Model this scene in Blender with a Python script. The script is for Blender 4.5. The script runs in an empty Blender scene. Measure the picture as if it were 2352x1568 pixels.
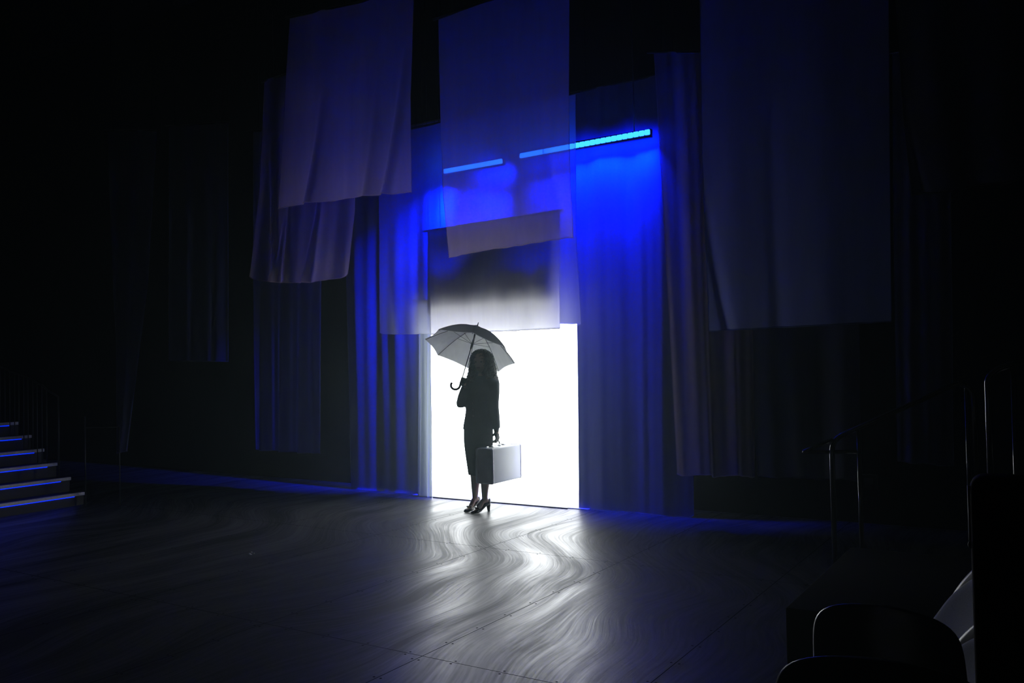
import bpy, bmesh, math, random
from mathutils import Vector, Matrix, Quaternion, noise
random.seed(7)
PI = math.pi
S = bpy.context.scene
COL = S.collection

# ------------------------------------------------------------------ camera
F = 2000.0                      # focal length in pixels of the 2352x1568 frame
YAW, PITCH, ROLL = math.radians(32.2), math.radians(1.35), -0.019
CAMZ = 1.57
M3 = (Matrix.Rotation(YAW, 3, 'Z') @ Matrix.Rotation(PI/2 + PITCH, 3, 'X') @ Matrix.Rotation(ROLL, 3, 'Z'))
cam = bpy.data.cameras.new('camera'); camo = bpy.data.objects.new('camera', cam); COL.objects.link(camo)
camo.matrix_world = Matrix.Translation((0, 0, CAMZ)) @ M3.to_4x4()
cam.sensor_width = 36; cam.lens = 36*F/2352; cam.clip_start = .05; cam.clip_end = 100
S.camera = camo
RIGHT = Vector((math.cos(YAW), math.sin(YAW), 0)); FWD = Vector((-math.sin(YAW), math.cos(YAW), 0)); UP = Vector((0, 0, 1))
CAM = Vector((0, 0, CAMZ))

# ------------------------------------------------------------------ light and exposure
S.view_settings.view_transform = 'Standard'; S.view_settings.look = 'None'
S.view_settings.exposure = 0; S.view_settings.gamma = 1; S.view_settings.use_curve_mapping = False
S.cycles.use_denoising = True
S.cycles.transparent_max_bounces = 24; S.cycles.max_bounces = 8; S.cycles.diffuse_bounces = 4
S.cycles.sample_clamp_indirect = 6
w = bpy.data.worlds.new('world'); S.world = w; w.use_nodes = True
w.node_tree.nodes['Background'].inputs[0].default_value = (.5, .6, 1, 1)
w.node_tree.nodes['Background'].inputs[1].default_value = 0.0006
SCREEN_E = 6.0                 # brightness of the backlit screen behind the doorway
BAR_W = 72.0                    # watts of each blue wash bar, per metre
GLARE_HAZE = 0.0066                    # density of the haze added to lift the dark figure

_v = w.node_tree.nodes.new('ShaderNodeVolumeScatter')        # haze added to stand in for lens glare over the dark figure
_v.inputs['Color'].default_value = (.72, .95, 1, 1); _v.inputs['Density'].default_value = GLARE_HAZE; _v.inputs['Anisotropy'].default_value = .72
w.node_tree.links.new(_v.outputs[0], w.node_tree.nodes['World Output'].inputs['Volume'])

# ------------------------------------------------------------------ helpers: pixels to points on real planes
def ray(px, py):
    return (M3 @ Vector(((px-1176)/F, -(py-784)/F, -1))).normalized()
def atY(px, py, Y):             # point on the plane at stage depth Y
    r = ray(px, py); return CAM + r*(Y/r.y)
def atD(px, py, D):             # point at horizontal distance D before the camera
    r = ray(px, py); return CAM + r*(D/r.dot(FWD))
def atZ(px, py, z=0.0):         # point on a level plane
    r = ray(px, py); return CAM + r*((z-CAMZ)/r.z)

# ------------------------------------------------------------------ helpers: objects
def tag(o, label=None, cat=None, group=None, kind=None):
    if label: o['label'] = label
    if cat: o['category'] = cat
    if group: o['group'] = group
    if kind: o['kind'] = kind
    return o
def empty(name, loc, label=None, cat=None, group=None):
    o = bpy.data.objects.new(name, None); COL.objects.link(o); o.location = loc; o.empty_display_size = .1
    bpy.context.view_layer.update()
    return tag(o, label, cat, group)
class MB:
    """collects shapes in world space; build() links them as one mesh object"""
    def __init__(s): s.bm = bmesh.new()
    def face(s, vs, mi=0):
        try:
            f = s.bm.faces.new(vs); f.material_index = mi; f.smooth = True; return f
        except ValueError: return None
    def box(s, c, sx, sy, sz, ax=None, bevel=0, seg=2, mi=0):
        ax = ax or Matrix.Identity(3)
        before = set(s.bm.verts)
        r = bmesh.ops.create_cube(s.bm, size=1)
        vs = r['verts']
        for v in vs: v.co = Vector((v.co.x*sx, v.co.y*sy, v.co.z*sz))
        if bevel:
            es = list({e for v in vs for e in v.link_edges})
            bmesh.ops.bevel(s.bm, geom=es, offset=bevel, segments=seg, profile=.5, affect='EDGES')
        c = Vector(c)
        for v in s.bm.verts:
            if v not in before: v.co = ax @ v.co + c
        for f in s.bm.faces:
            if any(v not in before for v in f.verts): f.material_index = mi
    def loft(s, rings, cap=True, closed=True, mi=0):
        R = [[s.bm.verts.new(p) for p in r] for r in rings]
        n = len(R[0])
        for a, b in zip(R, R[1:]):
            for i in range(n if closed else n-1):
                j = (i+1) % n
                s.face((a[i], a[j], b[j], b[i]), mi)
        if cap and closed:
            s.face(list(reversed(R[0])), mi); s.face(R[-1], mi)
        return R
    def tube(s, pts, rad, n=10, mi=0):
        pts = [Vector(p) for p in pts]
        if not hasattr(rad, '__len__'): rad = [rad]*len(pts)
        rings = []; prev = None
        for i, p in enumerate(pts):
            t = (pts[min(i+1, len(pts)-1)]-pts[max(i-1, 0)]).normalized()
            if prev is None:
                a = t.orthogonal().normalized()
            else:
                a = (prev - t*prev.dot(t))
                a = a.normalized() if a.length > 1e-6 else t.orthogonal().normalized()
            prev = a; b = t.cross(a)
            r = rad[i]
            if not hasattr(r, '__len__'): r = (r, r)
            rings.append([p + a*r[0]*math.cos(2*PI*k/n) + b*r[1]*math.sin(2*PI*k/n) for k in range(n)])
        s.loft(rings, mi=mi)
    def ball(s, c, rx, ry, rz, ax=None, nu=14, nv=10, mi=0):
        ax = ax or Matrix.Identity(3); c = Vector(c)
        rings = []
        for j in range(nv+1):
            th = PI*(j+.02)/(nv+.04)
            rings.append([c + ax @ Vector((rx*math.sin(th)*math.cos(2*PI*i/nu), ry*math.sin(th)*math.sin(2*PI*i/nu), rz*math.cos(th))) for i in range(nu)])
        s.loft(rings, mi=mi)
    def grid(s, pts, mi=0):
        R = [[s.bm.verts.new(p) for p in row] for row in pts]
        for a, b in zip(R, R[1:]):
            for i in range(len(a)-1): s.face((a[i], a[i+1], b[i+1], b[i]), mi)
    def build(s, name, mats, parent=None, flat=False, origin=None):
        bmesh.ops.recalc_face_normals(s.bm, faces=s.bm.faces)
        for f in s.bm.faces: f.smooth = not flat
        if origin is not None:
            for v in s.bm.verts: v.co -= Vector(origin)
        me = bpy.data.meshes.new(name); s.bm.to_mesh(me); s.bm.free()
        o = bpy.data.objects.new(name, me); COL.objects.link(o)
        for m in (mats if isinstance(mats, (list, tuple)) else [mats]): me.materials.append(m)
        if origin is not None: o.location = origin
        if parent is not None:
            bpy.context.view_layer.update()
            o.parent = parent; o.matrix_parent_inverse = parent.matrix_world.inverted()
        return o
def frame(z, x):                # 3x3 with third column along z, first near x
    z = z.normalized(); x = (x - z*x.dot(z)).normalized(); y = z.cross(x)
    return Matrix((x, y, z)).transposed()
def bend(pts, r=.05, n=5):      # rounds the corners of a polyline
    pts = [Vector(p) for p in pts]; out = [pts[0]]
    for a, b, c in zip(pts, pts[1:], pts[2:]):
        d1, d2 = (a-b), (c-b); k = min(r, d1.length*.45, d2.length*.45)
        p, q = b+d1.normalized()*k, b+d2.normalized()*k
        for i in range(n+1):
            t = i/n; out.append(p*(1-t)**2 + b*2*t*(1-t) + q*t*t)
    out.append(pts[-1]); return out

# ------------------------------------------------------------------ materials
def newmat(name):
    m = bpy.data.materials.new(name); m.use_nodes = True; nt = m.node_tree
    return m, nt, nt.nodes, nt.links
def plain(name, col, rough=.6, metal=0, spec=.5, var=.12, scale=18, bump=0):
    m, nt, N, L = newmat(name); b = N['Principled BSDF']
    b.inputs['Roughness'].default_value = rough; b.inputs['Metallic'].default_value = metal
    b.inputs['Specular IOR Level'].default_value = spec
    tc = N.new('ShaderNodeTexCoord'); nz = N.new('ShaderNodeTexNoise'); nz.inputs['Scale'].default_value = scale
    L.new(tc.outputs['Object'], nz.inputs['Vector'])
    mx = N.new('ShaderNodeMix'); mx.data_type = 'RGBA'
    mx.inputs[6].default_value = tuple(c*(1-var) for c in col)+(1,); mx.inputs[7].default_value = tuple(min(1, c*(1+var)) for c in col)+(1,)
    L.new(nz.outputs['Fac'], mx.inputs[0]); L.new(mx.outputs[2], b.inputs['Base Color'])
    if bump:
        bp = N.new('ShaderNodeBump'); bp.inputs['Strength'].default_value = bump; bp.inputs['Distance'].default_value = .004
        L.new(nz.outputs['Fac'], bp.inputs['Height']); L.new(bp.outputs[0], b.inputs['Normal'])
    return m
def emit(name, col, strength):
    m, nt, N, L = newmat(name); N.remove(N['Principled BSDF'])
    e = N.new('ShaderNodeEmission'); e.inputs[0].default_value = tuple(col)+(1,); e.inputs[1].default_value = strength
    L.new(e.outputs[0], N['Material Output'].inputs[0]); return m
def cloth_mat(name, col, opacity=.8, trans=.5, edge=.25, weave=.1, through=None):
    """woven cloth: reflects, lets light through, and the sheerer ones can be seen through between the threads"""
    m, nt, N, L = newmat(name); N.remove(N['Principled BSDF'])
    tc = N.new('ShaderNodeTexCoord'); mp = N.new('ShaderNodeMapping'); mp.inputs['Scale'].default_value = (9, 9, 1.2)
    nz = N.new('ShaderNodeTexNoise'); nz.inputs['Scale'].default_value = 2.2; nz.inputs['Detail'].default_value = 5
    L.new(tc.outputs['Object'], mp.inputs[0]); L.new(mp.outputs[0], nz.inputs[0])
    mx = N.new('ShaderNodeMix'); mx.data_type = 'RGBA'
    mx.inputs[6].default_value = tuple(c*(1-weave) for c in col)+(1,); mx.inputs[7].default_value = tuple(min(1, c*(1+weave)) for c in col)+(1,)
    L.new(nz.outputs['Fac'], mx.inputs[0])
    d = N.new('ShaderNodeBsdfDiffuse'); t = N.new('ShaderNodeBsdfTranslucent')
    L.new(mx.outputs[2], d.inputs[0]); L.new(mx.outputs[2], t.inputs[0])
    if through: nt.links.remove(t.inputs[0].links[0]); t.inputs[0].default_value = through+(1,)
    a = N.new('ShaderNodeMixShader'); a.inputs[0].default_value = trans
    L.new(d.outputs[0], a.inputs[1]); L.new(t.outputs[0], a.inputs[2])
    if opacity >= 1:
        L.new(a.outputs[0], N['Material Output'].inputs[0]); return m
    lw = N.new('ShaderNodeLayerWeight'); lw.inputs[0].default_value = .35
    mr = N.new('ShaderNodeMapRange'); mr.inputs[3].default_value = opacity; mr.inputs[4].default_value = min(1, opacity+edge)
    L.new(lw.outputs['Facing'], mr.inputs[0])
    tr = N.new('ShaderNodeBsdfTransparent'); b = N.new('ShaderNodeMixShader')
    L.new(mr.outputs[0], b.inputs[0]); L.new(tr.outputs[0], b.inputs[1]); L.new(a.outputs[0], b.inputs[2])
    L.new(b.outputs[0], N['Material Output'].inputs[0]); return m

M = {}
M['black_wall'] = plain('black painted wall', (.012, .012, .014), .9, spec=.1, scale=6)
M['black_metal'] = plain('black powder coated metal', (.012, .012, .013), .32, .0, .5)
M['black_pipe'] = plain('black gloss painted pipe', (.30, .30, .30), .10, 1)
M['cord'] = plain('black cord', (.01, .01, .01), .8, spec=.1)
M['pale_sheer'] = cloth_mat('pale sheer cloth', (.74, .60, .56), .56, .55, .42)
M['grey_sheer'] = cloth_mat('grey sheer cloth', (.52, .53, .60), .70, .55)
M['blue_tint_sheer'] = cloth_mat('dim sheer cloth', (.22, .26, .48), .84, .5)  # blue of the bar light put into a grey cloth's colour
M['veil'] = cloth_mat('thin veil cloth', (.60, .62, .70), .46, .6, .35)
M['header'] = cloth_mat('grey doorway cloth', (.74, .72, .73), 1, .68)
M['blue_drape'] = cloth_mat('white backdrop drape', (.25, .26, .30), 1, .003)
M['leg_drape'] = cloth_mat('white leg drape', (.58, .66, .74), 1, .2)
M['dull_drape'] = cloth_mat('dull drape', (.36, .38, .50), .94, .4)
M['mauve_drape'] = cloth_mat('mauve drape', (.66, .54, .56), .60, .45)
M['light_block_cloth'] = cloth_mat('unseen light block cloth', (.10, .10, .10), 1, .5, through=(.018, .016, .016))  # for the unseen light-blocking sheet behind the pelmet
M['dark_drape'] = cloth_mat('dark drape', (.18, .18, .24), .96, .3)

# floor: black painted sheets, smeared by a mop, with seams and screws
def floor_mat():
    m, nt, N, L = newmat('smeared black stage floor'); b = N['Principled BSDF']
    def node(t, **k):
        n = N.new(t)
        for a, v in k.items(): setattr(n, a, v)
        return n
    def math_(op, a, c=None):
        n = node('ShaderNodeMath', operation=op)
        for i, x in enumerate((a, c)):
            if x is None: continue
            if isinstance(x, (int, float)): n.inputs[i].default_value = x
            else: L.new(x, n.inputs[i])
        return n.outputs[0]
    tc = node('ShaderNodeTexCoord'); P = tc.outputs['Object']
    big = node('ShaderNodeTexNoise'); big.inputs['Scale'].default_value = .48; big.inputs['Detail'].default_value = 1
    L.new(P, big.inputs['Vector'])
    sub = node('ShaderNodeVectorMath', operation='SUBTRACT'); L.new(big.outputs['Color'], sub.inputs[0]); sub.inputs[1].default_value = (.5, .5, .5)
    scl = node('ShaderNodeVectorMath', operation='SCALE'); L.new(sub.outputs[0], scl.inputs[0]); scl.inputs['Scale'].default_value = 1.15
    add = node('ShaderNodeVectorMath', operation='ADD'); L.new(scl.outputs[0], add.inputs[1])
    sp0 = node('ShaderNodeSeparateXYZ'); L.new(P, sp0.inputs[0])
    sw = node('ShaderNodeMapRange', interpolation_type='SMOOTHSTEP'); L.new(sp0.outputs[1], sw.inputs[0])     # the mop's swing
    for k, v in ((1, 5.5), (2, 7.0), (3, 0), (4, .95)): sw.inputs[k].default_value = v
    cb = node('ShaderNodeCombineXYZ'); L.new(math_('ADD', sp0.outputs[0], sw.outputs[0]), cb.inputs[0]); L.new(sp0.outputs[1], cb.inputs[1])
    L.new(cb.outputs[0], add.inputs[0])
    def streak(sc, detail, rot):
        mp = node('ShaderNodeMapping'); mp.inputs['Scale'].default_value = sc; mp.inputs['Rotation'].default_value = (0, 0, rot)
        L.new(add.outputs[0], mp.inputs[0])
        nz = node('ShaderNodeTexNoise'); nz.inputs['Scale'].default_value = 1; nz.inputs['Detail'].default_value = detail; nz.inputs['Roughness'].default_value = .6
        L.new(mp.outputs[0], nz.inputs['Vector']); return nz.outputs['Fac']
    s1 = streak((3.0, .46, 1), 9, .12); s2 = streak((44, 1.5, 1), 8, -.03)
    mixs = math_('ADD', math_('MULTIPLY', s1, .68), math_('MULTIPLY', s2, .32))
    ramp = node('ShaderNodeMapRange'); ramp.inputs[1].default_value = .40; ramp.inputs[2].default_value = .60
    L.new(mixs, ramp.inputs[0]); st = ramp.outputs[0]
    # seams of the sheets and screw heads
    sep = node('ShaderNodeSeparateXYZ'); L.new(P, sep.inputs[0])
    def seam(v, off, step, wdt):
        q = math_('ABSOLUTE', math_('SUBTRACT', math_('PINGPONG', math_('SUBTRACT', v, off), step/2), 0))
        return q, math_('LESS_THAN', q, wdt)
    qx, sx = seam(sep.outputs[0], -4.17, 1.22, .0028); qy, sy = seam(sep.outputs[1], 3.72, 2.44, .0028)
    def dots(q, v, step):
        a = math_('SUBTRACT', q, .022); c = math_('PINGPONG', v, step/2)
        return math_('LESS_THAN', math_('ADD', math_('MULTIPLY', a, a), math_('MULTIPLY', c, c)), .007**2)
    scr = math_('MAXIMUM', dots(qx, sep.outputs[1], .305), dots(qy, sep.outputs[0], .305))
    mark = math_('MAXIMUM', math_('MAXIMUM', sx, sy), scr)
    col = node('ShaderNodeMix', data_type='RGBA'); L.new(st, col.inputs[0])
    col.inputs[6].default_value = (.030, .030, .033, 1); col.inputs[7].default_value = (.11, .11, .115, 1)
    c2 = node('ShaderNodeMix', data_type='RGBA'); L.new(mark, c2.inputs[0]); L.new(col.outputs[2], c2.inputs[6]); c2.inputs[7].default_value = (.004, .004, .004, 1)
    L.new(c2.outputs[2], b.inputs['Base Color'])
    rg = node('ShaderNodeMapRange'); L.new(st, rg.inputs[0]); rg.inputs[3].default_value = .50; rg.inputs[4].default_value = .33
    L.new(rg.outputs[0], b.inputs['Roughness'])
    sp = node('ShaderNodeMapRange'); L.new(st, sp.inputs[0]); sp.inputs[3].default_value = .28; sp.inputs[4].default_value = .70
    L.new(math_('MULTIPLY', sp.outputs[0], math_('SUBTRACT', 1, mark)), b.inputs['Specular IOR Level'])
    bp = node('ShaderNodeBump'); bp.inputs['Strength'].default_value = .12; bp.inputs['Distance'].default_value = .01
    L.new(s2, bp.inputs['Height']); L.new(bp.outputs[0], b.inputs['Normal'])
    return m
M['floor'] = floor_mat()

# ------------------------------------------------------------------ the setting
XL, XR, YN, YB, ZC = -17.0, 3.0, -3.0, 8.74, 7.2
DX0, DX1, DZ = -6.80, -4.12, 2.10
YS = 9.35                       # the glowing screen stands at the back of a shallow bay behind the doorway
def structure(o): o['kind'] = 'structure'; return o
b = MB(); b.box(((XL+XR)/2, (YN+YB)/2+.4, -.05), XR-XL+.6, YB-YN+1.6, .1); structure(b.build('floor', M['floor'], flat=True))
b = MB(); b.box(((XL+XR)/2, (YN+YB)/2, ZC+.05), XR-XL+.4, YB-YN+.8, .1); structure(b.build('ceiling', M['black_wall'], flat=True))
for nm, xa, xb, za in (('wall_back_left', XL, DX0, 0), ('wall_back_right', DX1, XR, 0), ('wall_back_top', DX0, DX1, DZ)):
    b = MB(); b.box(((xa+xb)/2, YB, (ZC+za)/2), xb-xa, .12, ZC-za); structure(b.build(nm, M['black_wall'], flat=True))
b = MB(); b.box((XL-.06, (YN+YB)/2, ZC/2), .12, YB-YN+.12, ZC); structure(b.build('wall_left', M['black_wall'], flat=True))
b = MB(); b.box((XR+.06, (YN+YB)/2, ZC/2), .12, YB-YN+.12, ZC); structure(b.build('wall_right', M['black_wall'], flat=True))
b = MB(); b.box(((XL+XR)/2, YN-.06, ZC/2), XR-XL, .12, ZC); structure(b.build('wall_front', M['black_wall'], flat=True))
# threshold strip of the doorway
T0, T1 = atZ(993, 1143), atZ(1308, 1167)
b = MB(); b.box(((T0.x+T1.x)/2, T0.y+.02, .006), T1.x-T0.x, .03, .012, bevel=.003); structure(b.build('trim_1', M['black_metal']))

# glowing screen that fills the doorway
def screen_mat():
    m, nt, N, L = newmat('backlit white screen'); N.remove(N['Principled BSDF'])
    e = N.new('ShaderNodeEmission'); e.inputs[0].default_value = (.93, .985, 1, 1); e.inputs[1].default_value = SCREEN_E
    L.new(e.outputs[0], N['Material Output'].inputs[0]); return m
AX0, AX1 = -7.45, -3.9
M['white_panel'] = plain('white painted panel', (.86, .88, .88), .8, var=.03)
r = empty('light_bay', ((AX0+AX1)/2, YS, 0), 'bay behind the doorway with a brilliant white glowing screen', 'screen')
b = MB(); b.box(((AX0+AX1)/2, YS, DZ/2+.05), AX1-AX0, .02, DZ+.1); b.build('glowing_screen', screen_mat(), r, flat=True)
b = MB(); b.box((-5.43, (8.185+8.52)/2, .004), 2.35, .335, .008); b.box(((AX0+AX1)/2, (8.48+YS)/2, .0035), AX1-AX0, YS-8.48-.02, .007); structure(b.build('floor', M['white_panel'], flat=True))
for x in (AX0-.02, AX1+.02):
    b = MB(); b.box((x, (YB+.10+YS)/2, DZ/2+.05), .04, YS-YB-.12, DZ+.1); b.build('side_panel', M['white_panel'], r, flat=True)
b = MB(); b.box(((AX0+AX1)/2, (YB+.10+YS)/2, DZ+.12), AX1-AX0+.08, YS-YB-.12, .04); b.build('top_panel', M['black_wall'], r, flat=True)

# ------------------------------------------------------------------ hanging cloths
def poly(pts, t):
    n = len(pts)-1
    if n == 0: return pts[0]
    ys = [p[1] for p in pts]; y = ys[0]+(ys[-1]-ys[0])*t
    for a, c in zip(pts, pts[1:]):
        if y <= c[1] or c is pts[-1]:
            k = (y-a[1])/(c[1]-a[1]) if c[1] != a[1] else 0
            return (a[0]+(c[0]-a[0])*k, y)
def hang(name, label, left, right, Y, mat, folds=(), ridges=(), sag=0, group=None, cat='cloth', nu=110, nv=80, hem=True, batten=True, seed=0, flare=.4, corner=0, yslope=0, ybot=None):
    """left / right: edge points from top to bottom; the cloth hangs at stage depth Y"""
    yb = Y if ybot is None else ybot
    lt = [atY(*poly(left, j/nv), Y+(yb-Y)*j/nv) for j in range(nv+1)]
    rt = [atY(*poly(right, j/nv), Y+(yb-Y)*j/nv) for j in range(nv+1)]
    def disp(u, v):
        g = flare+(1-flare)*v
        d = sum(a*math.sin(2*PI*(k*u+ph)+dr*v) for a, k, ph, dr in folds)*g
        for u0, v0, u1, v1, wd, A in ridges:
            if v < min(v0, v1)-.02: continue
            k = max(0, min(1, (v-v0)/(v1-v0))); c = u0+(u1-u0)*(k**1.6); d -= A*math.exp(-((u-c)/wd)**2)*(.2+.8*k)
        d += .012*noise.noise(Vector((u*5+seed, v*2.2, seed)))*g
        return d
    rows = []
    for j in range(nv+1):
        v = j/nv; row = []
        for i in range(nu+1):
            u = i/nu; p = lt[j].lerp(rt[j], u)
            p = p + Vector((0, disp(u, v)+yslope*u, 0))
            if v > .5: p.z -= sag*4*u*(1-u)*(v-.5)*2
            if v > .8:
                p.z += .006*noise.noise(Vector((u*14, seed, 3)))*(v-.8)*5
            if corner and v > .9:
                p.z += corner*((max(0, u-.5)*2)**14 if cat == 'curtain' else (abs(u-.5)*2)**14)*((v-.9)*10)**2
            p.z = max(p.z, .004); row.append(p)
        rows.append(row)
    top = (lt[0]+rt[0])/2
    root = empty(name, (top.x, Y, min(lt[-1].z, rt[-1].z)), label, cat, group)
    b = MB(); b.grid(rows); b.build('fabric', M[mat], root)
    if hem:
        b = MB(); b.tube(rows[-1], [(.006, .004)]*(nu+1), 6); b.tube([r_[0] for r_ in rows], .003, 6); b.tube([r_[-1] for r_ in rows], .003, 6)
        b.build('hem', M[mat], root)
    if batten:
        a, c = lt[0], rt[0]; d = (c-a).normalized()
        b = MB(); b.tube([a-d*.06, c+d*.06+Vector((0, yslope, 0))], .014, 8); b.build('batten', M['black_metal'], root)
        for p in (a.lerp(c, .1), a.lerp(c, .9)):
            b = MB(); b.tube([p, Vector((p.x, p.y, ZC))], .003, 6); b.build('cord', M['cord'], root)
    return root

# the front row of sheer banners
hang('hanging_banner', 'pale mauve sheer banner hanging high, its hem overlapping the longer banner behind it',
     [(665, 40), (650, 250), (635, 478)], [(949, -22), (941, 220), (943, 440)], 6.7, 'pale_sheer',
     [(.022, 2.3, .1, .4), (.010, 5.1, .3, -.5)], [(.95, .30, .83, 1, .022, .085), (.34, .45, .27, 1, .022, .07), (.55, .3, .57, 1, .04, .03), (.75, .5, .70, 1, .02, .03)], seed=1, sag=-.01)
hang('hanging_banner', 'greyish sheer banner with rippled hem, half hidden by the higher pale banner before it',
     [(608, 186), (596, 450), (575, 640)], [(815, 118), (812, 480), (796, 634)], 7.25, 'pale_sheer',
     [(.03, 2.7, .6, .2), (.012, 6.3, .2, .6)], [(.13, .3, .27, 1, .024, .09), (.36, .55, .42, 1, .018, .07), (.68, .4, .58, 1, .024, .10), (.3, .7, .27, 1, .018, .05)], seed=2, sag=.06, corner=.03)
hang('hanging_banner', 'mauve sheer banner hung before the blue light bars above the doorway',
     [(1006, 42), (1010, 260), (1016, 440), (1032, 591)], [(1308, -62), (1306, 200), (1310, 420), (1318, 546)], 6.95, 'pale_sheer',
     [(.020, 1.6, .3, .3), (.007, 4.2, .1, -.4)], [(.86, .5, .97, 1, .04, .03), (.05, .5, .02, 1, .04, .03)], seed=3, sag=-.015)
# thin veil across the doorway's top, and the grey cloth behind it
hang('hanging_veil', 'wide thin veil whose hem hangs level with the top of the glowing doorway',
     [(868, 312), (870, 500), (871, 768)], [(1321, 214), (1323, 540), (1335, 749)], 8.0, 'veil',
     [(.014, 4.3, .2, .3), (.006, 9, .5, .4)], [(.06, .5, .12, 1, .03, .04), (.2, .6, .22, 1, .03, .02)], seed=4, corner=.02, sag=.015)
pel = hang('doorway_pelmet', 'short grey cloth hanging across the doorway top behind the thin veil',
     [(984, 530), (988, 768)], [(1283, 484), (1285, 754)], 8.05, 'header',
     [(.012, 3.1, .3, .2), (.006, 7, .1, .2)], [(.33, .2, .35, 1, .02, .02)], seed=5, cat='cloth')
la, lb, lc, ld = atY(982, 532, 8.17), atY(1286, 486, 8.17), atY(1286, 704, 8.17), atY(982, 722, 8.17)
b = MB(); b.grid([[la.lerp(lb, i/20) for i in range(21)], [ld.lerp(lc, i/20) for i in range(21)]]); b.build('lining', M['light_block_cloth'], pel)  # unseen sheet added to block light, so the pelmet darkens upwards
# backdrop drapes either side of the doorway and above it
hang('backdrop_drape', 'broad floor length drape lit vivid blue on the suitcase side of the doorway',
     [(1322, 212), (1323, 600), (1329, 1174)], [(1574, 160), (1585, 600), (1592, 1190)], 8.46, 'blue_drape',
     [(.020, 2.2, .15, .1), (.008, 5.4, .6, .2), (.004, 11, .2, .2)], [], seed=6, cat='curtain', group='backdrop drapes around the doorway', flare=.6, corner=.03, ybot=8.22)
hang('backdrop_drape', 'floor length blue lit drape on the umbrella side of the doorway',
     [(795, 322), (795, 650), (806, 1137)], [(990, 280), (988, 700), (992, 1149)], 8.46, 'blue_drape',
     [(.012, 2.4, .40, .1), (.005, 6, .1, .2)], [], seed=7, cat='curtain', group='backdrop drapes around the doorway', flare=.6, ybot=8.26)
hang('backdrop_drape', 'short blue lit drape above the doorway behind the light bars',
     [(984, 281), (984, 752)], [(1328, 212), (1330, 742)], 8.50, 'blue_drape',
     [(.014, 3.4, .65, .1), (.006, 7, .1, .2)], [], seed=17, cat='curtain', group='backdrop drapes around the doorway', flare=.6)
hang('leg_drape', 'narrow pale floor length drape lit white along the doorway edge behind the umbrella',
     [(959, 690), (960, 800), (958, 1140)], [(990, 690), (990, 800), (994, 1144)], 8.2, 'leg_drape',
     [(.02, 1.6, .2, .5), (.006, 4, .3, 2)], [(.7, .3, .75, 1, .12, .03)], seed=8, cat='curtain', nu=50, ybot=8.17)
# the others
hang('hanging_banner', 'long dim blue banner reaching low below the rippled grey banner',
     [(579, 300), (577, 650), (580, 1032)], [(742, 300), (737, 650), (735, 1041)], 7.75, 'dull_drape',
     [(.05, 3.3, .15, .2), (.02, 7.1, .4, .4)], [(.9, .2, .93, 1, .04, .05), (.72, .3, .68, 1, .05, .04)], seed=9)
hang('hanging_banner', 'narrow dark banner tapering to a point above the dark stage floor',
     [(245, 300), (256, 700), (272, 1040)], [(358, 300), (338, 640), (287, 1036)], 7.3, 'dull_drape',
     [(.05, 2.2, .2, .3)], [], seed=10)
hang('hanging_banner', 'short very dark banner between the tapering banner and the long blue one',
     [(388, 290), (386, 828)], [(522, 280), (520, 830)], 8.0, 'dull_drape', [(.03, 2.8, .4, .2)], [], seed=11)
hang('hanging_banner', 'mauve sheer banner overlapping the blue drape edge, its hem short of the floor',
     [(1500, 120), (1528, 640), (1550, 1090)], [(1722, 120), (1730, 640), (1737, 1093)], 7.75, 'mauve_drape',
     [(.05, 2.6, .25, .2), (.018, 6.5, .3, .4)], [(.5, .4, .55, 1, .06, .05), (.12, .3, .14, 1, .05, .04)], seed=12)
hang('hanging_banner', 'broad dark banner tinted with blue light hanging high beyond the black handrails',
     [(1607, -30), (1612, 350), (1628, 760)], [(2040, -80), (2044, 350), (2048, 738)], 6.75, 'blue_tint_sheer',
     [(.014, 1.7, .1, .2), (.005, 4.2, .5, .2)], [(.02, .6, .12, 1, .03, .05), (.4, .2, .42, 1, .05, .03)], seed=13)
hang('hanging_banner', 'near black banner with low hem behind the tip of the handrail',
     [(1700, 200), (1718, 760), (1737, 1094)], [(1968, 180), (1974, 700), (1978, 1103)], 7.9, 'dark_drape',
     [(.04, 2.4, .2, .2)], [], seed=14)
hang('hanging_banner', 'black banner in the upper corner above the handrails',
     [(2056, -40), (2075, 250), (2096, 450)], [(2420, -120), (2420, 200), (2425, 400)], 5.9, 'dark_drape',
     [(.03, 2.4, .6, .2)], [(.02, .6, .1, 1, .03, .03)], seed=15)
hang('hanging_banner', 'dim blue black banner behind the sloping handrail, beside the broad blue tinted one',
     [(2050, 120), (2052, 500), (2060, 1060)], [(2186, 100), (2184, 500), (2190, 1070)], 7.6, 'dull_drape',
     [(.04, 2.0, .1, .2)], [], seed=16)

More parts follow.
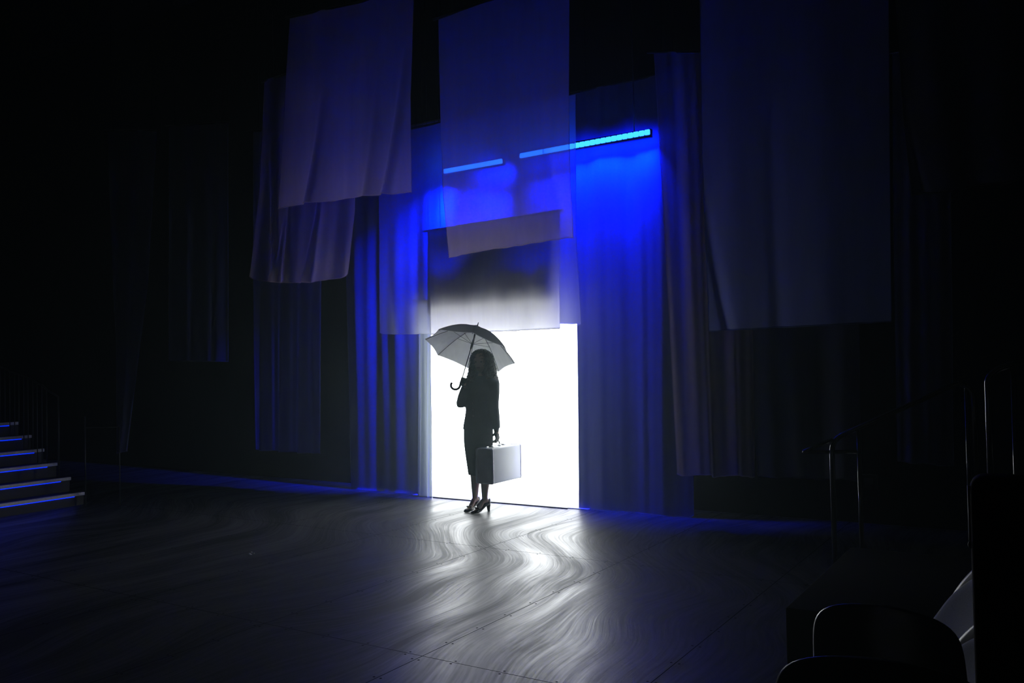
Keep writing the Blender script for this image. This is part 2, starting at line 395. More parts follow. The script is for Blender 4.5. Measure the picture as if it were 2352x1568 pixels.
# ------------------------------------------------------------------ blue light bars
M['led'] = emit('lit blue lens', (.010, .11, 1.0), 8)
def led_bar(a, c, nled, label, beam, power=1, aside=0, wash=1):
    a, c = Vector(a), Vector(c); d = (c-a).normalized(); Lh = (c-a).length; mid = (a+c)/2
    r = empty('light_bar', mid, label, 'stage light', 'blue light bars over the doorway')
    ax = frame(UP, d)
    b = MB(); b.box(mid+Vector((0, .022, .004)), Lh+.01, .05, .088, ax, .006); b.build('housing', M['black_metal'], r)
    for i in range(nled):
        p = a.lerp(c, (i+.5)/nled)+Vector((0, -.005, 0))
        b = MB(); b.box(p+Vector((0, -.006, 0)), Lh/nled*.94, .026, .056, ax, .011, 3); b.build('lens', M['led'], r)
    for k in (.12, .88):
        p = a.lerp(c, k); b = MB(); b.tube([p+Vector((0, .02, .03)), Vector((p.x, p.y+.02, ZC))], .006, 6); b.build('hanger', M['black_metal'], r)
    #         watts, spread, aim back towards the drapes
    kinds = [('blue_beam', BAR_W*1.25, beam, .26, aside, 0), ('blue_wash', BAR_W*.19*wash, 165, .95, aside, 0)]
    if aside: kinds += [('added_side_fill', BAR_W*.75, 66, .40, .78, .42), ('added_side_fill', BAR_W*.5, 46, .30, .55, .42)]   # lamps added to bring blue to the left drape, not bar cells
    for nm, wt, spread, back, side, end in kinds:
        l = bpy.data.lights.new(nm, 'AREA'); l.shape = 'RECTANGLE'; l.size = Lh if not end else .1; l.size_y = .03
        l.energy = wt*Lh*power; l.color = (.0, .005, 1); l.spread = math.radians(spread)
        o = bpy.data.objects.new(nm, l); COL.objects.link(o)
        z = Vector((side, -back, math.sqrt(1-back*back))).normalized()       # a lamp shines along its -z
        o.matrix_world = Matrix.Translation(mid-d*Lh*end+Vector((0, .055, -.032))) @ frame(z, d).to_4x4()
        bpy.context.view_layer.update(); o.parent = r; o.matrix_parent_inverse = r.matrix_world.inverted()
YL = 8.25
led_bar(atY(1021, 394, YL), atY(1155, 370, YL), 12, 'shorter glowing blue light bar seen wholly through the mauve banner', 62, 1.9, .32, 2.2)
led_bar(atY(1195, 358.5, YL), atY(1494, 303, YL), 25, 'longer glowing blue light bar reaching past the mauve banner edge', 64)

# ------------------------------------------------------------------ stairs with lit nosings at the dark side
M['step'] = plain('black step', (.02, .02, .022), .6)
M['nosing'] = plain('scuffed pale step nosing', (.88, .88, .85), .5, var=.25, scale=40)
M['strip'] = emit('blue step light', (.0, .02, 1), 2.2)
M['rail_steel'] = plain('dull steel bar', (.06, .06, .06), .4, .3)
e0 = atZ(194, 1158); SX, SY = e0.x, e0.y; RUN, W = .28, 2.4
r = empty('staircase', (SX, SY-W/2, 0), 'short flight of black steps with pale nosings, blue step lights and thin barred balustrade', 'stairs')
for k in range(6):
    h = .135+.158*k; x1 = SX-RUN*k; y1 = SY
    b = MB(); b.box((x1-RUN*(6-k)/2-.01, y1-W/2, h-.079 if k else h/2), RUN*(6-k), W-.01, .156 if k else h)
    st = b.build('step', M['step'], r, flat=True)
    b = MB(); b.box((x1-.012, y1-W/2, h-.006), .05, W, .036, bevel=.004); b.build('nosing', M['nosing'], st)
    b = MB(); b.box((x1-.004, y1-W/2, h-.028), .012, W-.24, .008); b.build('light_strip', M['strip'], st)
# balustrade of thin bars beside the steps
p0 = atY(134, 1090, SY-.12)
stair_root = r; bars = []
xs = [134, 107, 96, 85, 75, 64, 54, 43, 33, 22, 11, 0]
tops = [912, 894, 884, 880, 873, 868, 864, 860, 856, 852, 846, 842]
last = None; rail = []
for i, (x, t) in enumerate(zip(xs, tops)):
    top = atY(x, t, SY-.12); k = max(0, min(5, int((SX-top.x)/RUN))); zb = .135+.158*k+.01
    bars.append((Vector((top.x, top.y, zb)), top, .006 if i else .009)); rail.append(top)
b = MB(); b.tube(rail, .012, 8); bal = b.build('balustrade', M['rail_steel'], stair_root)
for a, c, q in bars:
    b = MB(); b.tube([a, c], q, 6); b.build('bar', M['rail_steel'], bal)
# end post with its short level rail
q = atZ(193, 1160); q1 = atD(193, 956, (q.dot(FWD))); q.z = 0
r = empty('rail_post', (q.x+.03, q.y, 0), 'thin upright steel post at the foot of the lit steps with a short level rail', 'post')
b = MB(); b.tube([(q.x+.03, q.y, 0), (q.x+.03, q.y, q1.z)], .008, 8); b.build('post', M['rail_steel'], r)
h1 = atD(195, 982, q.dot(FWD)).z
b = MB(); b.tube([(q.x+.03, q.y, h1), (q.x+.03+.36, q.y+.2, h1)], .006, 8); b.tube([(q.x+.39, q.y+.2, h1), (q.x+.39, q.y+.2, 0)], .006, 8); b.build('side_rail', M['rail_steel'], r)

# ------------------------------------------------------------------ black handrails, riser, wall socket
def on_floor(px, py): p = atZ(px, py); return p
pb = Vector((-1.42, 6.61, 0))
def railpt(px, py, Y=6.61): return atY(px, py, Y)
r = empty('handrail', pb, 'nearer looped black handrail with a pointed tip, sloping up past the banners', 'railing')
a1 = railpt(1910, 1010); base1 = Vector((a1.x, a1.y, 0))
a2 = railpt(2205, 878); a3 = railpt(2236, 898)
b = MB(); b.tube(bend([base1, a1, a2, a3, Vector((a3.x+.005, a3.y, .35))], .09, 7), .019, 12); b.build('tube', M['black_pipe'], r)
m1 = railpt(1972, 985); b = MB(); b.tube([Vector((m1.x, m1.y, 0)), m1], .016, 10); b.build('post', M['black_pipe'], r)
m1 = railpt(2219, 885); b = MB(); b.tube([Vector((m1.x, m1.y, .3)), m1], .014, 10); b.build('post', M['black_pipe'], r)
t0, t1, t2 = railpt(1914, 1008), railpt(1843, 1038), railpt(1972, 1037)
b = MB(); b.tube(bend([t0, t1, t2], .02, 4), .014, 10); b.build('end_loop', M['black_pipe'], r)
YR = 5.9
r = empty('handrail', atY(2268, 1300, YR), 'second black handrail at the edge of view, beyond the black upright post', 'railing')
c1, c2, c3 = atY(2268, 868, YR), atY(2290, 848, YR), atY(2420, 806, YR)
b = MB(); b.tube(bend([Vector((c1.x, c1.y, 0)), c1, c2, c3], .06, 6), .019, 12); b.build('tube', M['black_pipe'], r)
m1 = atY(2326, 838, YR); b = MB(); b.tube([Vector((m1.x, m1.y, 0)), m1], .016, 10); b.build('post', M['black_pipe'], r)
# low riser for the seats
RX0, RY0, RH = -1.17, 4.31, .35
b = MB(); b.box((RX0+1.4, RY0+.78, RH/2), 2.8, 1.56, RH, bevel=.008)
o = b.build('seating_riser', plain('matt black riser', (.004, .004, .005), .9, spec=.04), origin=(RX0+1.4, RY0+.78, 0)); tag(o, 'low matt black seating riser between the seats and the handrail posts', 'platform')
s0 = atY(1996, 1107, 8.55)
r = empty('wall_socket', s0, 'small dark square wall socket low on the wall behind the handrail', 'socket')
b = MB(); b.box(s0, .14, .02, .14, bevel=.004); b.build('plate', M['black_metal'], r)
b = MB(); b.box(s0+Vector((0, -.012, 0)), .07, .01, .07, bevel=.003); b.build('insert', M['rail_steel'], r)

# ------------------------------------------------------------------ theatre seats and black post near the camera
M['seat_shell'] = plain('black plastic seat shell', (.012, .012, .014), .3, 0, .5)
M['seat_cloth'] = plain('grey seat upholstery', (.55, .57, .56), .9, spec=.2, scale=160, bump=.2)
M['seat_metal'] = M['black_metal']
def seat(loc, top, face, width, label, lean=.10, rnd_=(.62, 5), cush=(.93, .02)):
    """face: where the sitter looks; loc: floor point below the backrest"""
    f = Vector(face).normalized(); side = UP.cross(f); loc = Vector(loc); loc.z = 0
    r = empty('theatre_seat', loc, label, 'seat', 'theatre seats in the corner')
    H = top-.42
    def outline(t, k):        # rounded back outline, t 0..1 up
        return width/2*(1.04-.14*t)*k
    def back(off0, off1, k, z0, z1):
        mb = MB(); rings = []
        n = 26
        for j in range(n+1):
            t = j/n; tt = 1-(1-t)**2
            z = z0+(z1-z0)*tt
            wv = outline(tt, k)*math.sqrt(max(.002, 1-max(0, (tt-rnd_[0])/(1-rnd_[0]))**rnd_[1]))
            ring = []
            for i in range(20):
                an = 2*PI*i/20; cx = abs(math.cos(an))**.55*math.copysign(1, math.cos(an)); cy = abs(math.sin(an))**.8*math.copysign(1, math.sin(an))
                mid = (off0+off1)/2; hf = (off1-off0)/2*(1 if tt < .93 else .7)
                u = wv*cx
                p = loc + side*u + f*(mid+hf*cy - lean*(tt)+.05*(u/width*2)**2) + UP*z
                ring.append(p)
            rings.append(ring)
        mb.loft(rings); return mb
    back(-.03, .0, 1.0, .42, top).build('back_shell', M['seat_shell'], r)
    back(.002, .045, cush[0], .46, top-cush[1]).build('back_cushion', M['seat_cloth'], r)
    ax = frame(UP, side)
    mb = MB(); mb.box(loc+f*.085+UP*.36, width*.84, .08, .20, Matrix.Rotation(0, 3, 'X') @ ax, .04, 4); mb.build('folded_seat', M['seat_cloth'], r)
    for s in (-1, 1):
        mb = MB(); mb.box(loc+side*s*(width/2+.0)+f*.03+UP*.22, .03, .10, .44, ax, .008); mb.build('leg', M['seat_metal'], r)
        mb = MB(); mb.box(loc+side*s*(width/2+.0)+f*.05+UP*.012, .05, .28, .024, ax, .006); mb.build('foot', M['seat_metal'], r)
def cpos(px, D): p = atD(px, 900, D); return (p.x, p.y, 0)
seat(cpos(2024, 2.36), .925, (0, 1, 0), .40, 'dark seat turned away, its rounded back rim lit, right before the riser')
seat(cpos(2010, 1.86), .962, (-.1, 1, 0), .47, 'nearest dark seat, cut off by the bottom of the frame')
seat(cpos(2212, 3.42), .80, (-1, -.50, 0), .50, 'farther grey cushioned seat edge beside the black upright post', .16, (.25, 2.2), (.86, .085))
seat(cpos(2204, 2.70), .79, (-1, -.50, 0), .50, 'nearer grey cushioned seat edge beside the black upright post', .16, (.25, 2.2), (.86, .085))
pp = atD(2333, 1095, 1.0); zt = atD(2333, 1092, 1.0).z; prd = Vector((pp.x, pp.y, 0)).normalized(); prp = prd.cross(UP)
r = empty('upright_post', (pp.x, pp.y, 0), 'tall black padded upright at the edge of view hiding part of the grey seats', 'post')
b = MB(); b.box((pp.x, pp.y, zt/2), .094, .06, zt, frame(UP, prp), .016, 5); b.build('pad', plain('black padded vinyl', (.003, .003, .005), .75, spec=.05), r)
e1 = Vector((pp.x, pp.y, 0)) - prp*.047 - prd*.014
b = MB(); b.tube([e1+UP*(zt-.012), e1+UP*(zt-.075)], .0022, 8); b.ball(e1+UP*(zt-.080), .0035, .0035, .0045); b.build('edge_highlight', plain('pale piping', (.45, .47, .46), .5), r)  # pale strip and knob added as the highlight on the post's edge

# ------------------------------------------------------------------ the suitcase
SU, SVV = Vector((1, 0, 0)), Vector((0, 1, 0))
D0 = 9.30
def P(px, py, dy=0): return atD(px, py, D0+dy)
near = atD(1131, 1113, 8.96)          # lower corner nearest the camera
far_top = atD(1131, 1031, 8.96)
CH = far_top.z-near.z; CT, CL = .215, .585
cc = near + Vector((-CT/2, CL/2, CH/2))
M['case'] = plain('pale grey suitcase shell', (.74, .77, .77), .45, .0, .5, var=.06, scale=9)
M['case_trim'] = plain('light suitcase edging', (.78, .78, .78), .6, 0, .2)
M['chrome'] = plain('chrome', (.7, .7, .7), .15, 1)
M['dark_leather'] = plain('dark leather', (.012, .012, .012), .4)
r = empty('suitcase', (cc.x, cc.y, cc.z-CH/2), 'pale hard sided suitcase held low in her gloved hand before the glowing doorway', 'suitcase')
b = MB(); b.box(cc+Vector((.018, 0, 0)), CT-.036, CL-.012, CH-.004, bevel=.014, seg=4); b.build('shell', M['case'], r)
b = MB(); b.box(cc+Vector((-CT/2+.016, 0, 0)), .034, CL-.012, CH-.004, bevel=.012, seg=3); b.build('lid', M['case'], r)
b = MB(); b.box(cc+Vector((-CT/2+.035, 0, 0)), .006, CL-.004, CH+.002, bevel=.002); b.build('rim', M['case_trim'], r)
for s in (-1, 1):
    b = MB(); b.box(cc+Vector((.018, s*(CL/2-.02), 0)), CT-.030, .036, CH+.003, bevel=.020, seg=5); b.build('end_band', M['case_trim'], r)
zt = cc.z+CH/2
for s in (-.17, .17):
    b = MB(); b.box((cc.x-.05, cc.y+s, zt+.004), .045, .05, .012, bevel=.003); b.build('latch', M['chrome'], r)
hx, hy = cc.x-.035, cc.y+.0
HZ = zt+.052
for s in (-1, 1):
    b = MB(); b.box((hx, hy+s*.075, zt+.004), .03, .035, .010, bevel=.003)
    n = 14; b.tube([(hx, hy+s*.075+.010*math.cos(2*PI*i/n), zt+.014+.012*math.sin(2*PI*i/n)) for i in range(n+1)], .0025, 6)
    b.build('handle_ring', M['chrome'], r)
b = MB(); b.tube(bend([(hx, hy-.075, zt+.018), (hx, hy-.058, HZ), (hx, hy+.058, HZ), (hx, hy+.075, zt+.018)], .03, 5), .007, 10); b.build('handle', M['dark_leather'], r)
HANDLE = Vector((hx, hy, HZ))

# ------------------------------------------------------------------ the umbrella
NA = (RIGHT*.256 + UP*.888 + FWD*.379).normalized()
APEX = P(1095.5, 752, .10)
EA = NA.cross(FWD).normalized()
if EA.dot(RIGHT) > 0: EA = -EA            # along the long axis of the rim, towards picture left
EB = NA.cross(EA).normalized()
UR, UH = .50, .285
M['black_nylon'] = cloth_mat('black umbrella cloth', (.012, .013, .015), 1, .45, through=(.62, .62, .60))
M['silver_nylon'] = cloth_mat('silver umbrella lining', (.80, .82, .80), 1, .45, weave=.14)
r = empty('umbrella', APEX-NA*.72, 'open black umbrella with pale grey lining tilted back over her curly hair', 'umbrella')
def canopy_pt(an, s, off=0):
    seg = PI/4; ph = (an % seg)/seg; mid = 4*ph*(1-ph)
    rr = (UR-off)*s*(1-.115*mid*s**1.3)
    z = UH*(1-s**1.65) - off - .018*mid*s*(1-s)*2
    # tips curve down a little
    return APEX - NA*UH + (EA*math.cos(an)+EB*math.sin(an))*rr + NA*z
NA_, NS = 64, 16
for nm, off, mt in (('canopy', 0, 'black_nylon'), ('lining', .004, 'silver_nylon')):
    b = MB()
    rings = [[canopy_pt(2*PI*i/NA_, max(.012, j/NS), off) for i in range(NA_)] for j in range(NS+1)]
    b.loft(rings, cap=False); ob = b.build(nm, M[mt], r)
    if nm == 'lining': tag(ob, 'pale grey inner lining')
for k in range(8):
    an = k*PI/4
    b = MB(); b.tube([canopy_pt(an, max(.02, j/12), .009) for j in range(13)], .0028, 6); rb = b.build('rib', M['black_metal'], r)
    b = MB(); b.tube([APEX-NA*.20, canopy_pt(an, .52, .011)], .0022, 6); b.build('stretcher', M['black_metal'], rb)
b = MB(); b.tube([APEX+NA*.045, APEX-NA*.68], .0055, 8); b.build('shaft', M['black_metal'], r)
b = MB(); b.tube([APEX-NA*.01, APEX+NA*.012, APEX+NA*.062], [.012, .008, .004], 10); b.build('ferrule', M['black_metal'], r)
b = MB(); b.tube([APEX-NA*.15, APEX-NA*.19, APEX-NA*.20, APEX-NA*.26], [.010, .010, .013, .009], 10); b.build('runner', M['black_metal'], r)
hb = APEX-NA*.60
E2 = (-RIGHT*.97+UP*.26*0).normalized(); E2 = (E2-NA*E2.dot(NA)).normalized()
cr = [hb, hb-NA*.05, hb-NA*.10]
ctr = hb-NA*.10+E2*.048
for i in range(1, 11):
    t = PI*1.12*i/10; cr.append(ctr - E2*.048*math.cos(t) - NA*.048*math.sin(t))
b = MB(); b.tube(cr, [.012]*len(cr), 10); b.build('handle', plain('dark stained wood', (.07, .05, .045), .4), r)
GRIP = APEX-NA*.635

# ------------------------------------------------------------------ the woman
FA = Vector((0, -1, 0))                    # the way her body faces: straight out of the doorway
LF = UP.cross(FA)*1                        # towards her left
LF = -FA.cross(UP)
LF = Vector((1, 0, 0))
FTL, FTR = (-RIGHT*.74 - FWD*.67).normalized(), (-RIGHT*.56 - FWD*.83).normalized(); FT = FTL   # the way her feet point
M['skin'] = plain('skin', (.30, .18, .14), .5, spec=.4, var=.05)
M['jacket'] = plain('dark wool jacket', (.030, .034, .038), .85, spec=.2, scale=220, bump=.15)
M['skirt'] = plain('dark wool skirt', (.026, .030, .034), .85, spec=.2, scale=220, bump=.15)
M['glove'] = plain('black lace glove', (.016, .015, .016), .7, scale=300, var=.5, bump=.4)
M['hair'] = plain('dark brown curly hair', (.030, .017, .012), .45, spec=.5, scale=60, var=.3)
M['shoe'] = plain('dark glossy shoe leather', (.020, .014, .014), .25)
M['lips'] = plain('lips', (.20, .08, .08), .4)
M['eye'] = plain('eye', (.10, .09, .09), .2)
wo = empty('person', Vector((P(1098, 1168).x, P(1098, 1168).y, 0)),
           'curly haired person in dark jacket and long skirt under the umbrella, holding the suitcase', 'person')
def ell(c, w_, d_, n=28, sx=LF, fx=FA, pw=1.0):
    out = []
    for i in range(n):
        a = 2*PI*i/n; cx, sy = math.cos(a), math.sin(a)
        out.append(c + sx*w_*math.copysign(abs(cx)**pw, cx) + fx*d_*math.copysign(abs(sy)**pw, sy))
    return out
def remesh(o, vox, smooth=6, fac=.5):
    m = o.modifiers.new('remesh', 'REMESH'); m.mode = 'VOXEL'; m.voxel_size = vox; m.use_smooth_shade = True
    if smooth:
        s = o.modifiers.new('smooth', 'SMOOTH'); s.iterations = smooth; s.factor = fac
    return o
def limb(mb, pts, n=14): mb.tube([p for p, r_ in pts], [r_ for p, r_ in pts], n)

FH = (-RIGHT*.22 - FWD*.97).normalized(); LH = -FH.cross(UP) if (-FH.cross(UP)).dot(RIGHT) > 0 else FH.cross(UP)
HEAD = P(1103, 832, 0)                      # centre of the head
SHL, SHR = P(1134, 880, -.085), P(1076, 881, .085)
ELL = P(1133.5, 930, -.10)
ELR = P(1058.5, 930, .03)
# hand poses
nL = -LF                                    # left palm towards her thigh
KNL = HANDLE - nL*.023 + UP*.028            # knuckles of the left hand
WRL = KNL + UP*.082 - LF*.012
dR = (FA*.72 - LF*.25 + UP*.45); dR = (dR-NA*dR.dot(NA)).normalized()
nR = NA.cross(dR); nR = nR if nR.dot(LF) > 0 else -nR
KNR = GRIP - nR*.026 - dR*.012
WRR = KNR - dR*.078 - NA*.012
def hand(mb, wr, kn, nrm, thumb_side, curl, grow=0):
    """palm and five bent fingers; nrm points out of the palm, thumb_side across it"""
    d = (kn-wr).normalized(); wv = (thumb_side - d*thumb_side.dot(d)).normalized(); nrm = (nrm-d*nrm.dot(d)-wv*nrm.dot(wv)).normalized()
    mb.tube([wr-d*.03, wr, wr+(kn-wr)*.45, kn+d*.004], [(.024+grow, .019+grow), (.026+grow, .017+grow), (.036+grow, .015+grow), (.036+grow, .012+grow)], 14) if False else None
    rings = []
    for t, hw, ht in ((-.3, .023, .019), (0, .025, .017), (.3, .033, .016), (.7, .038, .014), (1.0, .037, .011), (1.07, .030, .007)):
        c = wr+(kn-wr)*t
        rings.append([c + wv*(hw+grow)*math.cos(2*PI*i/16) + nrm*(ht+grow)*math.sin(2*PI*i/16) for i in range(16)])
    mb.loft(rings)
    L4 = (.040, .045, .042, .033)
    for i in range(4):
        p = kn + wv*(.028-.0185*i) - d*(.002+.004*(i == 3)); ang = 0
        pts = [(p-d*.012, .0088+grow), (p, .0088+grow)]
        for sgm, k in enumerate((1, .62, .5)):
            ang += curl[sgm]+.06*i
            dirv = d*math.cos(ang)+nrm*math.sin(ang)
            p = p+dirv*L4[i]*k
            pts.append((p, (.0084, .0076, .0064)[sgm]+grow))
        limb(mb, pts, 10)
    p = wr+(kn-wr)*.25+wv*.026
    q = p+(d*.6+wv*.55+nrm*.5).normalized()*.036; s_ = q+(d*.45-wv*.05+nrm*.85).normalized()*.030; e_ = s_+(d*.25-wv*.55+nrm*.6).normalized()*.024
    limb(mb, [(p-wv*.012, .012+grow), (p, .012+grow), (q, .0098+grow), (s_, .0088+grow), (e_, .0068+grow)], 10)
# body: one continuous surface
b = MB()
hx_ = frame(UP, LH)
rings = []
NV, NUH = 20, 28
for j in range(NV+1):
    th = PI*(j+.05)/(NV+.1); zz = math.cos(th)
    ring = []
    for i in range(NUH):
        a = 2*PI*i/NUH; c_, s_ = math.cos(a), math.sin(a)        # s_ = 1 is the face
        wd = .074*(1-.20*max(0, -zz)**1.4); dp = .094 if s_ < 0 else .086
        x = wd*math.sin(th)*c_; y = dp*math.sin(th)*s_; z = .116*zz
        if s_ > 0:
            nose = math.exp(-((x/.012)**2))*math.exp(-(((z+.018)/.022)**2)); y += .022*nose
            y += .006*math.exp(-((x/.02)**2))*math.exp(-(((z+.055)/.010)**2))     # mouth
            y += .010*math.exp(-((x/.022)**2))*math.exp(-(((z+.092)/.016)**2))    # chin
            for e in (-.030, .030): y -= .010*math.exp(-(((x-e)/.015)**2))*math.exp(-(((z-.006)/.012)**2))
        ring.append(HEAD + LH*x + FH*y + UP*z)
    rings.append(ring)
b.loft(rings)
for s_ in (-1, 1): b.ball(HEAD+LH*s_*.076-FH*.012-UP*.012, .010, .018, .030, hx_, 10, 8)      # ears
NB = P(1105, 872, .0)
limb(b, [(HEAD-UP*.05-FH*.022, .054), (HEAD-UP*.12-FH*.025, .050), (NB-UP*.03, .062)])
def body_ring(px, py, dy, w_, d_): return ell(P(px, py, dy), w_, d_)
b.loft([body_ring(*q) for q in ((1105, 868, 0, .09, .05), (1105, 880, 0, .15, .075), (1104, 905, 0, .14, .10), (1101, 943, 0, .12, .09), (1099, 985, 0, .15, .105), (1098, 1010, 0, .145, .10))])
limb(b, [(SHL, .05), (ELL, .038), (WRL+UP*.02, .024), (WRL-UP*.035, .026)])
limb(b, [(SHR, .05), (SHR.lerp(ELR, .5), .042), (ELR+UP*.012, .036)]); b.ball(ELR+UP*.012, .036, .036, .036)
limb(b, [(ELR+UP*.012, .036), (WRR, .025), (WRR+(KNR-WRR)*.5, .026)])
HIP_L, HIP_R = P(1110, 1005, -.04), P(1088, 1005, .04)
KNEEL, KNEER = P(1114, 1072, -.09), P(1091, 1072, .0)
ANL, ANR = P(1113.5, 1140, -.10), P(1091.5, 1138, .02)
limb(b, [(HIP_L, .085), (KNEEL, .057), (KNEEL.lerp(ANL, .35)-FT*.008, .055), (KNEEL.lerp(ANL, .75), .039), (ANL, .031), (ANL-UP*.03, .031)])
limb(b, [(HIP_R, .085), (KNEER, .057), (KNEER.lerp(ANR, .35)-FT*.008, .055), (KNEER.lerp(ANR, .75), .039), (ANR, .031), (ANR-UP*.03, .031)])
def foot_pts(an):
    g = Vector((an.x, an.y, 0))
    return g
for an, FT in ((ANL, FTL), (ANR, FTR)):
    g = foot_pts(an); heelc = g - FT*.035
    limb(b, [(heelc+UP*(an.z-.045), .027), (g+FT*.03+UP*(an.z-.045), .027), (g+FT*.085+UP*.045, (.030, .026)), (g+FT*.125+UP*.024, (.032, .018)), (g+FT*.165+UP*.018, (.024, .012))])
body = b.build('body', M['skin'], wo); remesh(body, .0065, 4)
for e in (-.030, .030):
    mb = MB(); mb.ball(HEAD+LH*e+FH*.074+UP*.006, .012, .010, .007, hx_, 10, 8); mb.build('eye', M['eye'], wo)
mb = MB(); mb.ball(HEAD+FH*.083-UP*.055, .022, .010, .008, hx_, 12, 8); mb.build('lips', M['lips'], wo)
# jacket: fitted torso and both sleeves
b = MB()
b.loft([body_ring(*q) for q in ((1105, 863, 0, .062, .058), (1105, 868, 0, .10, .068), (1105, 874, 0, .150, .082), (1105, 884, 0, .172, .100), (1104, 902, -.01, .170, .130), (1102, 922, -.005, .163, .122), (1101, 943, 0, .158, .115), (1100, 958, 0, .163, .122), (1099, 975, 0, .174, .130), (1098.5, 986, 0, .178, .132))])
limb(b, [(SHL-LF*.03+UP*.01, .055), (SHL+UP*.0, .064), (SHL.lerp(ELL, .45)+LF*.004, .060), (ELL, .056), (ELL.lerp(WRL, .5), .052), (ELL.lerp(WRL, .90), .046)])
limb(b, [(SHR+LF*.03+UP*.01, .055), (SHR, .062), (SHR.lerp(ELR, .5), .058), (ELR+UP*.015, .052), (ELR-UP*.012, .044), (ELR-UP*.028, .026)])
FR_ = (WRR-ELR)
limb(b, [(ELR-UP*.022, .030), (ELR-UP*.006, .046), (ELR+FR_*.12, .054), (ELR+FR_*.4, .056), (ELR+FR_*.7, .050), (ELR+FR_*.92, .042)])
jk = b.build('jacket', M['jacket'], wo); remesh(jk, .009, 5)
for k in range(3):
    mb = MB(); p = P(1102, 925+14*k, -.01); mb.ball(p+FA*(.128-.004*k), .009, .004, .009, hx_, 10, 6); mb.build('button', M['black_metal'], jk)
# long pencil skirt
b = MB()
sk = ((1100.5, 940, 0, .136, .106), (1099, 962, 0, .158, .122), (1098.5, 990, 0, .172, .128), (1099, 1020, 0, .168, .124), (1100, 1050, 0, .150, .118), (1101, 1075, 0, .132, .112), (1101.5, 1090, 0, .124, .108))
outer = [body_ring(*q) for q in sk]
for j, ring in enumerate(outer):
    for i, p in enumerate(ring):
        p += (p-sum(ring, Vector())/len(ring)).normalized()*.004*math.sin(i*1.7+j*.3)*(j/6)
inner = [[p.lerp(sum(ring, Vector())/len(ring), .05) for p in ring] for ring in reversed(outer)]
b.loft(outer+inner, cap=False); sk_o = b.build('skirt', M['skirt'], wo)
sm = sk_o.modifiers.new('sub', 'SUBSURF'); sm.levels = 1; sm.render_levels = 2
# gloves
b = MB(); hand(b, WRL, KNL, nL, FA, (.35, 1.30, 1.1), .0012)
limb(b, [(WRL+UP*.045, .031), (WRL+UP*.02, .030), (WRL-UP*.01, .028)])
remesh(b.build('glove', M['glove'], wo), .0042, 3)
b = MB(); hand(b, WRR, KNR, nR, NA, (1.15, 1.15, .8), .0012)
limb(b, [(WRR-(KNR-WRR).normalized()*.035, .031), (WRR, .029), (WRR+(KNR-WRR)*.2, .028)])
remesh(b.build('glove', M['glove'], wo), .0042, 3)
# court shoes with bows and block heels
for an, FT in ((ANL, FTL), (ANR, FTR)):
    g = Vector((an.x, an.y, 0)); sd = UP.cross(FT).normalized(); hz = .072
    rings = []
    #      along, z sole, z top, half width
    for u, z0, z1, hw in ((-.068, hz+.004, hz+.064, .012), (-.060, hz-.002, hz+.060, .026), (-.035, hz-.006, hz+.042, .031), (.0, .056, .100, .030), (.04, .032, .072, .031), (.075, .012, .052, .036), (.105, .004, .050, .040), (.135, .002, .042, .039), (.160, .002, .032, .032), (.180, .003, .022, .020), (.188, .006, .014, .008)):
        ring = []
        for i in range(16):
            a = 2*PI*i/16; c_, s_ = math.cos(a), math.sin(a)
            ring.append(g+FT*u+sd*hw*c_+UP*((z0+z1)/2+(z1-z0)/2*math.copysign(abs(s_)**.7, s_)))
        rings.append(ring)
    mb = MB(); mb.loft(rings); so = mb.build('shoe', M['shoe'], wo)
    mb = MB(); mb.loft([ell(g-FT*(.046+.006*(1-t))+UP*(hz*t+.001), .013+.014*t**2, .014+.014*t**2, 14, sd, FT) for t in (0, .1, .5, .8, 1.05)]); mb.build('heel', M['shoe'], so)
    mb = MB()
    for s_ in (-1, 1): mb.ball(g+FT*.112+UP*.053+sd*s_*.017, .016, .010, .009, frame(UP, sd), 10, 6)
    mb.ball(g+FT*.112+UP*.055, .007, .008, .008); mb.build('bow', M['shoe'], so)
# curly hair: a full mass with many loose curls
b = MB()
hp = ((800.5, .010, 1104), (803, .048, 1104), (808, .080, 1104.5), (817, .100, 1105), (830, .114, 1106), (845, .130, 1106), (858, .142, 1106), (868, .148, 1106), (875, .135, 1106), (878, .10, 1106))
rings = []
for j, (py, hw, cx) in enumerate(hp):
    c = P(cx, py, 0)-FH*.030; ring = []
    n = 40
    for i in range(n):
        a = 2*PI*i/n; c_, s_ = math.cos(a), math.sin(a)
        rx, ry = hw*1.0, (hw*.86 if s_ < 0 else hw*.80)
        if s_ > 0 and py > 812:
            op = math.exp(-((c_/.40)**4)); ry = ry*(1-op)+.055*op*min(1, 1) if py > 815 else ry
        k = 1+.06*math.sin(a*9+j*1.3)+.05*noise.noise(Vector((c_*4, s_*4, j*.9)))
        ring.append(c + LH*rx*c_*k + FH*ry*s_*k)
    rings.append(ring)
b.loft(rings)
rnd = random.Random(5)
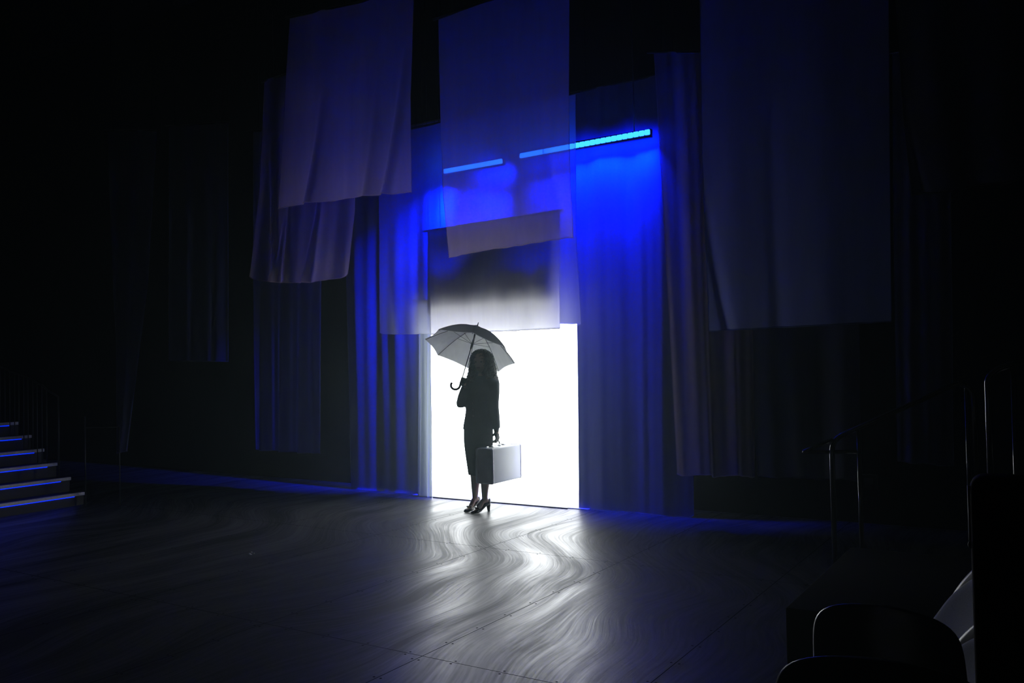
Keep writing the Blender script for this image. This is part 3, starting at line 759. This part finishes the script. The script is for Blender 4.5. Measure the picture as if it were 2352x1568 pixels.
for k in range(640):
    j = rnd.random(); py = 806+60*j**.8
    a = rnd.uniform(-.25*PI, 1.25*PI)+PI if False else rnd.uniform(0, 2*PI)
    c_, s_ = math.cos(a), math.sin(a)
    if s_ > .35 and abs(c_) < .42 and py > 814: continue
    if k % 3 == 0: py = rnd.uniform(801.5, 818)
    for (ya, wa, xa), (yb_, wb, xb_) in zip(hp, hp[1:]):
        if ya <= py <= yb_: tq = (py-ya)/(yb_-ya); hw = wa+(wb-wa)*tq; cxh = xa+(xb_-xa)*tq
    c = P(cxh, py, 0)-FH*.030
    p0 = c+LH*hw*.97*c_+FH*hw*.80*s_
    ln = rnd.uniform(.06, .16) if k % 3 else rnd.uniform(.03, .07); ln = min(ln, max(.03, p0.z-P(1104, 879).z)); R_ = rnd.uniform(.008, .018); turns = ln/rnd.uniform(.030, .045); ph = rnd.uniform(0, 2*PI)
    outd = (LH*c_+FH*s_*.8); n = max(8, int(turns*9)); pts = []
    for i in range(n+1):
        t = i/n
        q = p0 - UP*ln*t + outd*(.012*math.sin(PI*t*.7)+.022*t)
        q += LH*R_*math.cos(ph+2*PI*turns*t) + FH*R_*math.sin(ph+2*PI*turns*t)
        pts.append(q)
    b.tube(pts, [.0042*(1-.5*i/n) for i in range(n+1)], 5)
b.build('hair', M['hair'], wo)

# ------------------------------------------------------------------ scraps on the floor
M['paper'] = plain('white scrap', (.6, .6, .55), .8)
def scrap(px, py, sz, label, n, sd):
    c = atZ(px, py); b = MB(); rr = random.Random(sd)
    for k in range(n):
        q = c+Vector((rr.uniform(-1, 1)*sz, rr.uniform(-1, 1)*sz, 0)); h = rr.uniform(.3, .7)*sz*.5
        b.ball((q.x, q.y, h*.8), sz*rr.uniform(.25, .5), sz*rr.uniform(.2, .4), h*.8, Matrix.Rotation(rr.uniform(0, 3), 3, 'Z'), 7, 5)
    o = b.build('paper_scrap', M['paper'], flat=True, origin=(c.x, c.y, 0)); tag(o, label, 'scrap')
scrap(577, 1272, .032, 'larger pale crumpled scrap lying alone on the dark stage floor', 5, 1)
scrap(666, 1241, .012, 'tiny pale scrap on the floor, the one nearer the doorway', 2, 2)
